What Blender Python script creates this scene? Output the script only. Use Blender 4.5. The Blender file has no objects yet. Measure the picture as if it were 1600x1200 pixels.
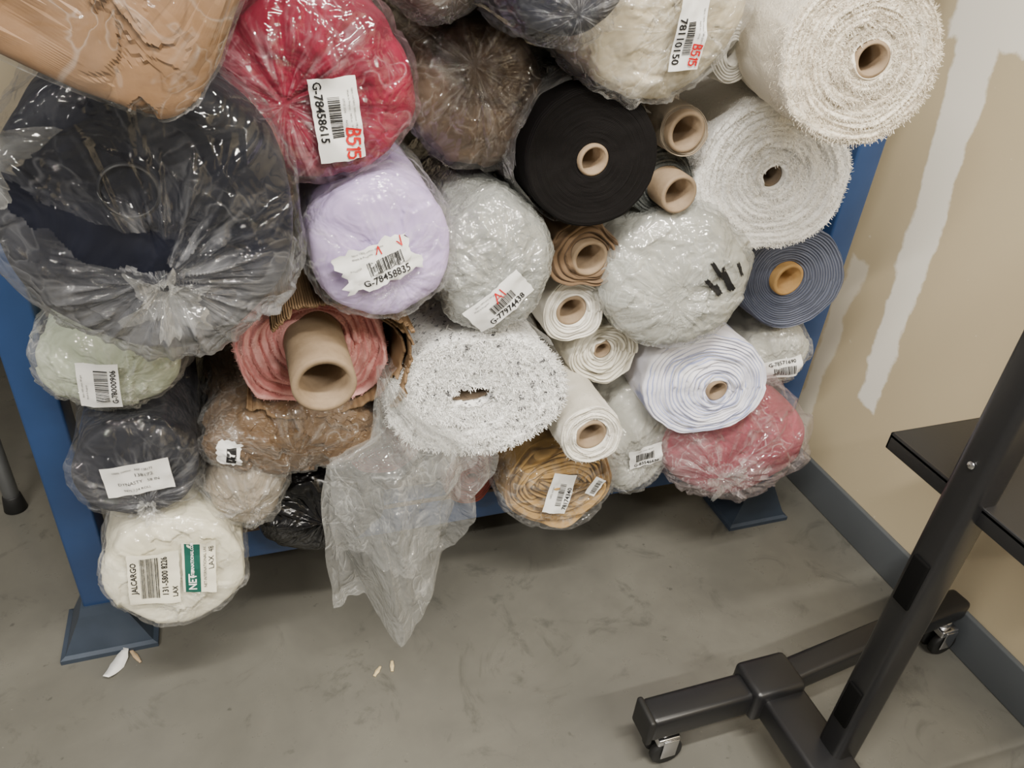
import bpy, math, random
from mathutils import Vector as V, Matrix, noise
from mathutils.bvhtree import BVHTree
random.seed(7)
PI=math.pi; TAU=2*PI
scn=bpy.context.scene
COL=scn.collection

# ------------------------------------------------------------------ helpers
def link(o,parent=None):
    COL.objects.link(o)
    if parent is not None: o.parent=parent
    return o
def mesh_obj(name,verts,faces,mat=None,parent=None,loc=(0,0,0),smooth=True,attr=None):
    me=bpy.data.meshes.new(name)
    me.from_pydata([tuple(v) for v in verts],[],faces)
    if smooth:
        me.polygons.foreach_set('use_smooth',[True]*len(me.polygons))
    if attr is not None:
        a=me.attributes.new('lay','FLOAT','POINT'); a.data.foreach_set('value',attr)
    me.update()
    o=bpy.data.objects.new(name,me); o.location=loc
    if mat: me.materials.append(mat)
    return link(o,parent)
def thing(name,loc,label,cat,group=None):
    e=bpy.data.objects.new(name,None); e.empty_display_size=.05; e.location=loc
    e["label"]=label; e["category"]=cat
    if group: e["group"]=group
    return link(e)
def box_geo(x0,x1,y0,y1,z0,z1,b=0.0):
    import bmesh
    bm=bmesh.new(); bmesh.ops.create_cube(bm,size=1)
    for v in bm.verts:
        v.co=V(((x0+x1)/2+v.co.x*(x1-x0),(y0+y1)/2+v.co.y*(y1-y0),(z0+z1)/2+v.co.z*(z1-z0)))
    if b>0: bmesh.ops.bevel(bm,geom=bm.edges[:],offset=b,segments=3,affect='EDGES',profile=.5)
    vs=[v.co.copy() for v in bm.verts]; bm.verts.index_update()
    fs=[[v.index for v in f.verts] for f in bm.faces]; bm.free()
    return vs,fs
def join(parts):
    vs=[];fs=[]
    for a,b in parts:
        n=len(vs); vs+=list(a); fs+=[[i+n for i in f] for f in b]
    return vs,fs
def cyl_geo(c,axis,r,h,n=32,r2=None,inner=None,ez=1.0):
    axis=V(axis).normalized(); up=V((0,0,1)) if abs(axis.z)<.9 else V((1,0,0))
    a=axis.cross(up).normalized(); b=axis.cross(a); c=V(c); r2=r if r2 is None else r2
    bev=min(.003,r*.15,h*.2)
    prof=[(r-bev,0),(r,bev),(r2,h-bev),(r2-bev,h)]
    if inner: prof=[(inner,0)]+prof+[(inner,h)]
    vs=[];fs=[]
    for (q,t) in prof:
        for i in range(n):
            th=TAU*i/n; vs.append(c+axis*t+a*(q*math.cos(th))+b*(q*math.sin(th)*ez))
    m=len(prof)
    rng=range(m) if inner else range(m-1)
    for k in rng:
        k2=(k+1)%m
        for i in range(n):
            j=(i+1)%n; fs.append([k*n+i,k*n+j,k2*n+j,k2*n+i])
    if not inner:
        fs.append([i for i in range(n)][::-1]); fs.append([(m-1)*n+i for i in range(n)])
    return vs,fs

# ------------------------------------------------------------------ materials
class NT:
    def __init__(s,name):
        s.m=bpy.data.materials.new(name); s.m.use_nodes=True; s.t=s.m.node_tree; s.t.nodes.clear()
        s.out=s.n('ShaderNodeOutputMaterial'); s.tc=s.n('ShaderNodeTexCoord')
    def n(s,ty,**k):
        x=s.t.nodes.new(ty)
        for a,b in k.items(): setattr(x,a,b)
        return x
    def l(s,a,b): s.t.links.new(a,b)
    def set(s,inp,v):
        if isinstance(v,bpy.types.NodeSocket): s.l(v,inp)
        elif isinstance(v,(tuple,list)) and len(v)==3 and inp.type=='RGBA': inp.default_value=(*v,1)
        else: inp.default_value=v
    def math(s,op,a,b=0.0,c=None,clamp=False):
        x=s.n('ShaderNodeMath',operation=op); x.use_clamp=clamp
        s.set(x.inputs[0],a); s.set(x.inputs[1],b)
        if c is not None: s.set(x.inputs[2],c)
        return x.outputs[0]
    def noise(s,sc,det=4,rough=.55,dist=0,vec=None):
        x=s.n('ShaderNodeTexNoise'); x.inputs['Scale'].default_value=sc; x.inputs['Detail'].default_value=det
        x.inputs['Roughness'].default_value=rough; x.inputs['Distortion'].default_value=dist
        s.l(vec or s.tc.outputs['Object'],x.inputs['Vector']); return x.outputs[0]
    def mix(s,f,a,b):
        x=s.n('ShaderNodeMix',data_type='RGBA'); s.set(x.inputs[0],f); s.set(x.inputs[6],a); s.set(x.inputs[7],b); return x.outputs[2]
    def rng(s,v,a,b,c=0,d=1):
        x=s.n('ShaderNodeMapRange'); s.set(x.inputs[0],v)
        for i,q in enumerate((a,b,c,d)): x.inputs[i+1].default_value=q
        return x.outputs[0]
    def bump(s,h,st=.5,dist=.01,nrm=None):
        x=s.n('ShaderNodeBump'); x.inputs['Strength'].default_value=st; x.inputs['Distance'].default_value=dist
        s.l(h,x.inputs['Height'])
        if nrm: s.l(nrm,x.inputs['Normal'])
        return x.outputs[0]
    def prin(s,col,rough=.6,nrm=None,metal=0,spec=.5,**k):
        p=s.n('ShaderNodeBsdfPrincipled'); s.set(p.inputs['Base Color'],col); s.set(p.inputs['Roughness'],rough)
        p.inputs['Metallic'].default_value=metal; p.inputs['Specular IOR Level'].default_value=spec
        if nrm: s.l(nrm,p.inputs['Normal'])
        for a,b in k.items(): s.set(p.inputs[a],b)
        return p.outputs[0]
    def fin(s,sh): s.l(sh,s.out.inputs[0]); return s.m

def simple(name,col,rough=.5,metal=0,spec=.5,var=.15,nsc=20,bs=.15,bd=.002):
    t=NT(name); n=t.noise(nsc,4)
    c2=tuple(x*(1-var) for x in col); c1=tuple(min(1,x*(1+var)) for x in col)
    return t.fin(t.prin(t.mix(n,c2,c1),rough,t.bump(n,bs,bd),metal,spec))

def plastic(name,tint=(.8,.8,.79),op=.02,crease=.22,rough=.3,sc=1.0,gather=None,streak=.2,gl=.045,down=0.0,bd=.012,gr=.06,haze=.40,rim=.12):
    """thin film: see-through, hazy only along its creases, with sharp broken highlights"""
    t=NT(name)
    n1=t.noise(6.5*sc,1.5,.5,1.2); n2=t.noise(21*sc,2,.6,.8)
    r1=t.math('ABSOLUTE',t.math('SUBTRACT',n1,.5)); r2=t.math('ABSOLUTE',t.math('SUBTRACT',n2,.5))
    c1=t.rng(r1,0,.010,.8,0); c2=t.rng(r2,0,.030,.7,0)
    lw=t.n('ShaderNodeLayerWeight'); lw.inputs[0].default_value=.3
    cc=t.math('MAXIMUM',t.math('MULTIPLY',c1,t.rng(n2,.38,.6,.0,1)),t.math('MULTIPLY',c2,t.rng(n1,.42,.62,0,1)))
    a=t.math('MULTIPLY_ADD',cc,crease,op)
    a=t.math('MULTIPLY_ADD',t.rng(n1,.50,.72,0,1),crease*haze,a)
    a=t.math('MULTIPLY_ADD',lw.outputs['Facing'],rim,a)
    h=t.math('ADD',t.math('MULTIPLY',r1,1.6),t.math('MULTIPLY',r2,1.4))
    if gather is not None or down:
        sp=t.n('ShaderNodeSeparateXYZ'); t.l(t.tc.outputs['Object'],sp.inputs[0])
    if gather is not None:
        gx=t.math('SUBTRACT',sp.outputs[0],gather[0]); gz=t.math('SUBTRACT',sp.outputs[2],gather[1])
        an=t.math('ARCTAN2',gz,gx)
        r=t.math('POWER',t.math('ADD',t.math('MULTIPLY',gx,gx),t.math('MULTIPLY',gz,gz)),.5)
        cv=t.n('ShaderNodeCombineXYZ'); t.l(t.math('COSINE',an),cv.inputs[0]); t.l(t.math('SINE',an),cv.inputs[1]); t.l(t.math('MULTIPLY',r,2.2),cv.inputs[2])
        sn=t.noise(6,2.5,.65,.4,cv.outputs[0]); st=t.rng(sn,.50,.66,0,1)
        fo=t.rng(r,.0,.16,1,.0)
        a=t.math('MULTIPLY_ADD',t.math('MULTIPLY',st,fo),streak,a)
        h=t.math('MULTIPLY_ADD',t.math('MULTIPLY',sn,fo),1.2,h)
    if down: a=t.math('ADD',a,t.rng(sp.outputs[2],-.03,-.15,0,down))
    a=t.math('MINIMUM',a,.8,clamp=True)
    nr=t.bump(h,.8,bd)
    p=t.prin(tint,rough,nr,0,.4)
    tr=t.n('ShaderNodeBsdfTransparent'); tr.inputs[0].default_value=(.975,.975,.975,1)
    m=t.n('ShaderNodeMixShader'); t.l(a,m.inputs[0]); t.l(tr.outputs[0],m.inputs[1]); t.l(p,m.inputs[2])
    g=t.n('ShaderNodeBsdfGlossy'); g.inputs['Roughness'].default_value=gr; t.l(nr,g.inputs['Normal'])
    m2=t.n('ShaderNodeMixShader'); t.l(t.math('MULTIPLY_ADD',lw.outputs['Facing'],.08,gl),m2.inputs[0]); t.l(m.outputs[0],m2.inputs[1]); t.l(g.outputs[0],m2.inputs[2])
    return t.fin(m2.outputs[0])

def layered(name,c1,c2,N=22,rough=.85,nz=.35,fuzz=60,fb=.5,speck=None,bd=.004,specks=90,th=.52,sheen=.1,spec=.2,sharp=.45,lb=.5,big_=.3):
    t=NT(name)
    at=t.n('ShaderNodeAttribute'); at.attribute_name='lay'
    sp=t.n('ShaderNodeSeparateXYZ'); t.l(t.tc.outputs['Object'],sp.inputs[0])
    ang=t.math('DIVIDE',t.math('ARCTAN2',sp.outputs[2],sp.outputs[0]),TAU)
    ph=t.math('MULTIPLY_ADD',at.outputs['Fac'],N,ang)
    ph=t.math('ADD',ph,t.math('MULTIPLY',t.noise(9,3),nz*3))
    s=t.math('MULTIPLY_ADD',t.math('SINE',t.math('MULTIPLY',ph,TAU)),.5,.5)
    s2=t.rng(s,.0,sharp,0,1)
    n=t.noise(fuzz,4,.7); big=t.noise(6,2)
    col=t.mix(s2,c2,c1); col=t.mix(t.math('MULTIPLY',t.rng(big,.35,.7,0,1),big_),col,c2)
    if speck: col=t.mix(t.rng(t.noise(specks,3,.8),th,th+.05,0,1),col,speck)
    h=t.math('ADD',t.math('MULTIPLY',s,lb),t.math('MULTIPLY',n,1.0*fb))
    return t.fin(t.prin(col,rough,t.bump(h,.7,bd),0,spec,**{'Sheen Weight':sheen}))

def cloth(name,c1,c2,sc=14,rough=.8,bd=.010,bs=.5,spec=.3):
    t=NT(name)
    n=t.noise(sc,3,.6,1.0)
    return t.fin(t.prin(t.mix(t.rng(n,.35,.65,0,1),c2,c1),rough,t.bump(n,bs,bd*1.6),0,spec))
def kraft(name,c=(.235,.14,.07),rough=.55,sc=1,bd=.012):
    t=NT(name)
    n=t.noise(30,4); n3=t.noise(5,2)
    r=t.math('ABSOLUTE',t.math('SUBTRACT',t.noise(9*sc,2,.5,.6),.5))
    col=t.mix(t.rng(n,.3,.7,0,1),tuple(x*.88 for x in c),tuple(x*1.12 for x in c))
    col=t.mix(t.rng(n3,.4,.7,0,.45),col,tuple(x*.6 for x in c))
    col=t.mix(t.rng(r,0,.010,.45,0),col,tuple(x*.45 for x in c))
    h=t.math('ADD',t.math('MULTIPLY',r,1.5),t.math('MULTIPLY',n,.15))
    return t.fin(t.prin(col,rough,t.bump(h,.6,bd),0,.3))
def tubemat(name='cardboard',a=(.20,.14,.085),b=(.30,.22,.14)):
    t=NT(name); w=t.n('ShaderNodeTexWave'); w.wave_type='BANDS'; w.bands_direction='Y'
    t.l(t.tc.outputs['Object'],w.inputs[0]); w.inputs['Scale'].default_value=9; w.inputs['Distortion'].default_value=1.5
    n=t.noise(80,4)
    c=t.mix(n,a,b); c=t.mix(t.math('MULTIPLY',w.outputs[1],.15),c,(.15,.10,.06))
    return t.fin(t.prin(c,.75,t.bump(n,.3,.002)))
def corrmat():
    t=NT('corrugated_board'); w=t.n('ShaderNodeTexWave'); w.wave_type='BANDS'; w.bands_direction='X'
    t.l(t.tc.outputs['Object'],w.inputs[0]); w.inputs['Scale'].default_value=28; w.inputs['Distortion'].default_value=.6
    n=t.noise(12,4); c=t.mix(n,(.15,.095,.05),(.23,.15,.085)); c=t.mix(t.math('MULTIPLY',w.outputs[1],.25),c,(.10,.06,.03))
    return t.fin(t.prin(c,.75,t.bump(w.outputs[1],.4,.003),0,.2))

M={}
M['tube']=tubemat(); M['tubeo']=tubemat('orange_cardboard',(.36,.20,.065),(.48,.30,.11)); M['tubed']=tubemat('dark_cardboard',(.085,.06,.04),(.15,.11,.07))
M['kraft']=kraft('kraft_paper',(.185,.105,.052)); M['kraft2']=kraft('kraft_wrinkled',(.15,.092,.048),.5,1.8)
M['corr']=corrmat()
M['clear']=plastic('clear_plastic',op=.0,crease=.20,gather=(0,-.02),streak=.15)
M['brownbag']=plastic('clear_plastic_brown',(.62,.58,.53),op=.0,crease=.18,gather=(-.02,.05),streak=.20,gl=.06,haze=.2,rim=.08)
M['tape']=plastic('clear_tape_film',op=.0,crease=.12,gl=.03,haze=.2,rim=.08)
M['redbag']=plastic('clear_plastic_red',(.72,.50,.56),op=.0,crease=.20,gather=(-.05,-.02),streak=.25,rim=.12,gl=.05)
M['milky']=plastic('milky_plastic',(.80,.80,.78),op=.06,crease=.26,gather=(0,-.03),streak=.20,gl=.055)
M['pinkbag']=plastic('milky_plastic_folded',(.74,.66,.67),op=.04,crease=.34,gather=(-.05,-.06),streak=.34,sc=.9,gl=.06)
M['milky2']=plastic('grey_milky_plastic',(.58,.60,.57),op=.24,crease=.35,rough=.3,gather=(-.02,-.03),streak=.15,gl=.07)
M['bigbag']=plastic('large_bag_plastic',(.44,.45,.48),op=.005,crease=.13,rough=.3,sc=.8,gather=(.008,-.06),streak=.42,gl=.038,down=.30,bd=.016,haze=.7)
M['sheet']=plastic('hanging_sheet_plastic',(.74,.75,.73),op=.07,crease=.26,rough=.3,sc=1.0,gl=.07,bd=.010,rim=.30)
M['silver']=plastic('silvery_wrap',(.60,.62,.59),op=.20,crease=.48,rough=.22,sc=2.0,gl=.13,gather=(0,-.03),streak=.1,bd=.008)
M['charbag']=plastic('charcoal_bag_plastic',(.50,.51,.54),op=.005,crease=.12,gather=(.01,-.055),streak=.32,rim=.10)
def blackfilm():
    t=NT('black_plastic_film'); n=t.noise(9,3,.6,1.5)
    return t.fin(t.prin((.006,.006,.007),.22,t.bump(t.math('ABSOLUTE',t.math('SUBTRACT',n,.5)),.8,.03),0,.5))
M['blackpl']=blackfilm()

# ------------------------------------------------------------------ roll geometry
def sgnpow(a,p): return math.copysign(abs(a)**p,a)
def fbm(p,o=3): return noise.fractal(p,1.0,2.0,o)
def planes(p):
    """continuous, piecewise planar crumple height"""
    ds,pts=noise.voronoi(p)
    best=-9
    for q in pts[:4]:
        g=noise.cell_vector(q*91.7)-V((.5,.5,.5))
        v=g.dot(p-q)+.25*g.x
        if v>best: best=v
    return best
GROUP="fabric rolls piled on the rack"
def surf(P,kind,off=0.0,amp=0.0,freq=18,gather=None,gk=0.0,seg=112,hole=None,nf=34,tele=0.0,xamp=0,xgk=0,skirt=0.0,nlay=14,facet=0,ffreq=9,xfac=0,xff=15):
    rx,rz,L=P['rx'],P['rz'],P['L']
    pw=2.0/P.get('pw',2.0); rot=math.radians(P.get('rot',0)); D=P.get('D',.05); q=P.get('q',2.3)
    tx,tz=P.get('tx',0),P.get('tz',0); yaw=P.get('yaw',0); pit=P.get('pit',0); lump=P.get('lump',.03); seed=P['seed']
    rings=[]
    if kind=='open':
        hx,hz=P['hx'],P['hz']; ox,oz=P.get('ho',(0,0)); hr=P.get('hrag',0)
        rings.append((0,.25,-1)); rings.append((0,.02,-1))
        for i in range(nf+1):
            s=i/nf; y=0.0
            if s>.93: y=P.get('edge',.006)*((s-.93)/.07)**2
            rings.append((s,y,0))
        y0=P.get('edge',.006)
    else:
        for i in range(nf+1):
            s=.004+.996*math.sin(PI/2*(i/nf))
            y=D*(1-(max(0,1-s**q))**(1/q)); rings.append((s,y,0))
        y0=D
    ns=26
    for k in range(1,ns+1):
        rings.append((1,y0+(L-y0)*(k/ns)**1.6,1))
    vs=[];lay=[]
    for (s,y,side) in rings:
        for i in range(seg):
            th=TAU*i/seg; c,sn=math.cos(th),math.sin(th)
            x=rx*sgnpow(c,pw); z=rz*sgnpow(sn,pw)
            x,z=x*math.cos(rot)-z*math.sin(rot),x*math.sin(rot)+z*math.cos(rot)
            lf=1+lump*noise.noise(V((c*1.3+seed*3.1,y*2.5,sn*1.3)))*2
            x*=lf; z*=lf
            if kind=='open':
                hf=1+hr*noise.noise(V((c*4,sn*4,seed)))
                X=(ox+hx*c*hf)*(1-s)+x*s; Z=(oz+hz*sn*hf)*(1-s)+z*s
            else: X=x*s; Z=z*s
            w=1.0 if side>0 else max(0,(s-.75)/.25)**1.5
            if side>0:
                tp=1-.14*min(1,max(0,y-.3)/.3); X*=tp; Z*=tp
            Y=y
            if tele and side==0 and s<1:
                Y+=tele*noise.noise(V((int(s*nlay+th/TAU)*7.3+seed,c*1.2,sn*1.2)))
                Y+=-tele*.45*abs(math.sin(PI*(s*nlay+th/TAU)))
            if amp or gk or off or facet or xamp:
                p0=V((X,Y,Z)); p=p0*freq+V((seed*5.7,0,0))
                d=amp*(fbm(p,3)+.8*(.5-abs(noise.noise(p*.7)))*1.6-.5)+off
                if facet:
                    pf=p0*ffreq+V((seed,2,5))
                    d+=facet*(planes(pf)-.2)+facet*.25*(planes(pf*2.3)-.2)
                if xamp:
                    p2=p*1.15+V((31,7,3))
                    d+=xamp*(2.0*max(0,.42-abs(noise.noise(p2*.6)))**1.0+.6*max(0,fbm(p2*1.6,2)))
                if xfac: d+=xfac*max(0,planes(p0*xff+V((seed*2,9,1))))
                if gather is not None:
                    gx,gz=X-gather[0],Z-gather[1]; a=math.atan2(gz,gx); g=math.hypot(gx,gz)/max(rx,rz)
                    ca,sa=math.cos(a),math.sin(a)
                    wr=noise.noise(V((ca*5.5,sa*5.5,seed+g*.8)))+.5*noise.noise(V((ca*13,sa*13,seed*2+g)))
                    fall=min(1,g*5)*math.exp(-y*6)*(.15+.85*math.exp(-g*1.8))
                    d+=gk*wr*fall
                    if xgk:
                        wr2=noise.noise(V((ca*6,sa*6,seed*3+g*1.6)))+.6*noise.noise(V((ca*14,sa*14,seed+g*3)))
                        d+=xgk*max(0,wr2)*fall*1.6
                    if side==0: Y+= -skirt*math.exp(-(g/.10)**2)
                l=math.hypot(X,Z) or 1
                X+=d*w*X/l; Z+=d*w*Z/l; Y-=d*(1-w)
            fade=max(0,1-y/.6) if side>=0 else 1
            Y+=(-tx*X+tz*Z)*fade
            X+=yaw*max(0,y); Z+=pit*max(0,y)
            vs.append(V((X,Y,Z))); lay.append(s)
    fs=[];n=seg
    for k in range(len(rings)-1):
        for i in range(n):
            j=(i+1)%n; fs.append([k*n+i,k*n+j,(k+1)*n+j,(k+1)*n+i])
    m=len(rings)-1
    fs.append([m*n+i for i in range(n)][::-1])
    if kind!='open': fs.append([i for i in range(n)])
    if hole:
        def inside(x,z):
            r=False;j=len(hole)-1
            for i in range(len(hole)):
                (xi,zi),(xj,zj)=hole[i],hole[j]
                if (zi>z)!=(zj>z) and x<(xj-xi)*(z-zi)/(zj-zi)+xi: r=not r
                j=i
            return r
        def jit(v):
            return v.x+.010*noise.noise(V((v.x*45,v.z*45,3))), v.z+.010*noise.noise(V((v.x*45,v.z*45,8)))
        fs=[f for f in fs if not (len(f)==4 and vs[f[0]].y<.12 and inside(*jit(vs[f[0]])))]
    return vs,fs,lay
def tufts(vs,fs,lay,P,count,size,length):
    nv=[];nf_=[];nl=[]
    base=len(vs)
    cand=[i for i,f in enumerate(fs) if len(f)==4 and .02<lay[f[0]]<=1 and vs[f[0]].y<.03+abs(P.get('tx',0))*.2+abs(P.get('tz',0))*.2]
    for _ in range(count):
        f=fs[random.choice(cand)]; a,b=random.random(),random.random()
        p=vs[f[0]].lerp(vs[f[1]],a).lerp(vs[f[3]].lerp(vs[f[2]],a),b)
        r=V((p.x,0,p.z)); r=r.normalized() if r.length>0 else V((1,0,0))
        d=V((random.uniform(-1,1),-random.uniform(.1,.6),random.uniform(-1,1)))+r*.4; d.normalize()
        s=d.cross(V((0,-1,0))); s=s.normalized()*size*random.uniform(.5,1.2) if s.length>0 else V((size,0,0))
        e=p+d*length*random.uniform(.4,1.3)
        k=base+len(nv); nv+=[p-s,p+s,e+s*.6,e-s*.6]; nf_.append([k,k+1,k+2,k+3]); nl+=[lay[f[0]]]*4
    return vs+nv,fs+nf_,lay+nl

SEED=[0]
def new_roll(x,z,y,rx,rz,label,L=.66,group=True,name='fabric_roll',cat='fabric roll',**k):
    SEED[0]+=1
    P=dict(rx=rx,rz=rz,L=L,seed=SEED[0]*1.37,x=x,y=y,z=z,**k)
    P['e']=thing(name,(x,y,z),label,cat,GROUP if group else None)
    return P
def open_roll(P,mat,tube=None,tele=.004,nlay=14,tuft=None,nf=60,amp=.0015,tubeprot=.004,freq=30,seg=128,tubelab=None,tm='tube',ez=1.0):
    if tube and 'hx' not in P: P['hx']=P['hz']=tube
    vs,fs,ly=surf(P,'open',amp=amp,freq=freq,tele=tele,nf=nf,nlay=nlay,seg=seg)
    if tuft: vs,fs,ly=tufts(vs,fs,ly,P,*tuft)
    mesh_obj('rolled_fabric',vs,fs,mat,P['e'],attr=ly)
    if tube:
        ox,oz=P.get('ho',(0,0)); tx,tz=P.get('tx',0),P.get('tz',0)
        ax=V((P.get('yaw',0),1,P.get('pit',0)))
        c=V((ox,-tubeprot+(-tx*ox+tz*oz),oz))
        g=cyl_geo(c,ax,tube*1.0,.45+tubeprot,40,None,tube*.78,ez)
        o=mesh_obj('cardboard_tube',*g,M[tm],P['e'])
        if tubelab:o['label']=tubelab
def bag_roll(P,mat,wrap=None,gather=(0,0),gk=.012,amp=.006,freq=16,off=.003,hole=None,skirt=.0,famp=.004,fname='wrapped_fabric',wname='plastic_wrap',fgk=.003,facet=0,ffreq=9,fine=1.0,xfac=.014,xff=17,flat=False):
    fq=freq*.8
    vs,fs,ly=surf(P,'bag',amp=famp,freq=fq,gather=gather,gk=fgk,seg=int(96*(2 if facet else 1)),nf=26*(2 if facet else 1),facet=facet,ffreq=ffreq)
    mesh_obj(fname,vs,fs,mat,P['e'],attr=ly,smooth=not flat)
    src=(vs,fs)
    if wrap:
        vs2,fs2,ly2=surf(P,'bag',off=off,amp=famp,gk=fgk,xamp=amp,xgk=gk,freq=fq,gather=gather,seg=int(180*fine),nf=int(54*fine),hole=hole,skirt=skirt,facet=facet,ffreq=ffreq,xfac=xfac,xff=xff)
        fs2=[f for f in fs2 if vs2[f[0]].y<.42]
        mesh_obj(wname,vs2,fs2,wrap,P['e'],attr=ly2)
        src=(vs2,fs2)
    P['bvh']=BVHTree.FromPolygons(src[0],src[1])
    return P
def ruffle(P,x,z,r0,r1,ln,mat,sd=0,tilt=(0,0)):
    """loose gathered end of a bag, standing out from its knot"""
    hit=P['bvh'].ray_cast(V((x,-1,z)),V((0,1,0))); y=hit[0].y if hit[0] is not None else 0
    n,m=110,12; vs=[];fs=[]
    for j in range(m+1):
        t=j/m
        for i in range(n):
            a=TAU*i/n; w=noise.noise(V((math.cos(a)*3,math.sin(a)*3,sd+t*.6)))+.5*noise.noise(V((math.cos(a)*8,math.sin(a)*8,sd+5)))
            r=(r0+(r1-r0)*t**1.3)*(1+w*.9*t)
            L=ln*(1+.6*noise.noise(V((math.cos(a)*2,math.sin(a)*2,sd+9))))
            vs.append(V((x+r*math.cos(a)+tilt[0]*t,y+.006-L*math.sin(t*1.9),z+r*math.sin(a)+tilt[1]*t)))
    for j in range(m):
        for i in range(n): k=(i+1)%n; fs.append([j*n+i,j*n+k,(j+1)*n+k,(j+1)*n+i])
    mesh_obj('gathered_end',vs,fs,mat,P['e'])

M['paper']=simple('label_paper',(.80,.80,.78),.45,0,.4,.03,40,.1,.001)
M['paperold']=simple('label_paper_aged',(.74,.71,.58),.5,0,.4,.05,30,.2,.001)
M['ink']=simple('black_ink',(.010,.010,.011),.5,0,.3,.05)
M['redink']=simple('red_marker_ink',(.50,.008,.012),.5,0,.3,.05)
M['green']=simple('dark_green_ink',(.010,.08,.06),.5,0,.3,.05)
M['whiteink']=simple('white_ink',(.85,.85,.85),.5,0,.3,.02)
def text_geo(s,size,bold=False,bw=.022):
    cu=bpy.data.curves.new('t','FONT'); cu.body=s; cu.size=size; cu.align_x='CENTER'; cu.align_y='CENTER'; cu.resolution_u=2
    if bold: cu.offset=size*bw
    o=bpy.data.objects.new('t',cu); COL.objects.link(o)
    bpy.context.view_layer.update()
    me=o.to_mesh(); vs=[v.co.copy() for v in me.vertices]; fs=[list(p.vertices) for p in me.polygons]
    o.to_mesh_clear(); bpy.data.objects.remove(o); bpy.data.curves.remove(cu)
    return vs,fs
HB=[[(.0,.0),(.05,1)],[(.05,1),(.35,.95),(.42,.75),(.3,.55),(.05,.52)],[(.05,.52),(.4,.48),(.5,.25),(.38,.04),(.0,.0)]]
H5=[[(.5,1),(.1,.97),(.08,.58),(.35,.62),(.5,.42),(.42,.12),(.2,.0),(.0,.08)]]
H1=[[(.15,.85),(.3,1.02),(.22,0)]]
def hand(ax,ay,sz,rot,wd=.0016):
    out=[];c,s=math.cos(math.radians(rot)),math.sin(math.radians(rot)); x=0
    for g,adv in ((HB,.62),(H5,.62),(H1,.42),(H5,.6)):
        for st in g:
            pts=[((px+x-1.1)*sz,(py-.5+.06*math.sin(x*5))*sz) for px,py in st]
            out.append(('s',[(ax+a*c-b*s,ay+a*s+b*c) for a,b in pts],wd,'redink'))
        x+=adv
    return out
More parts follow.
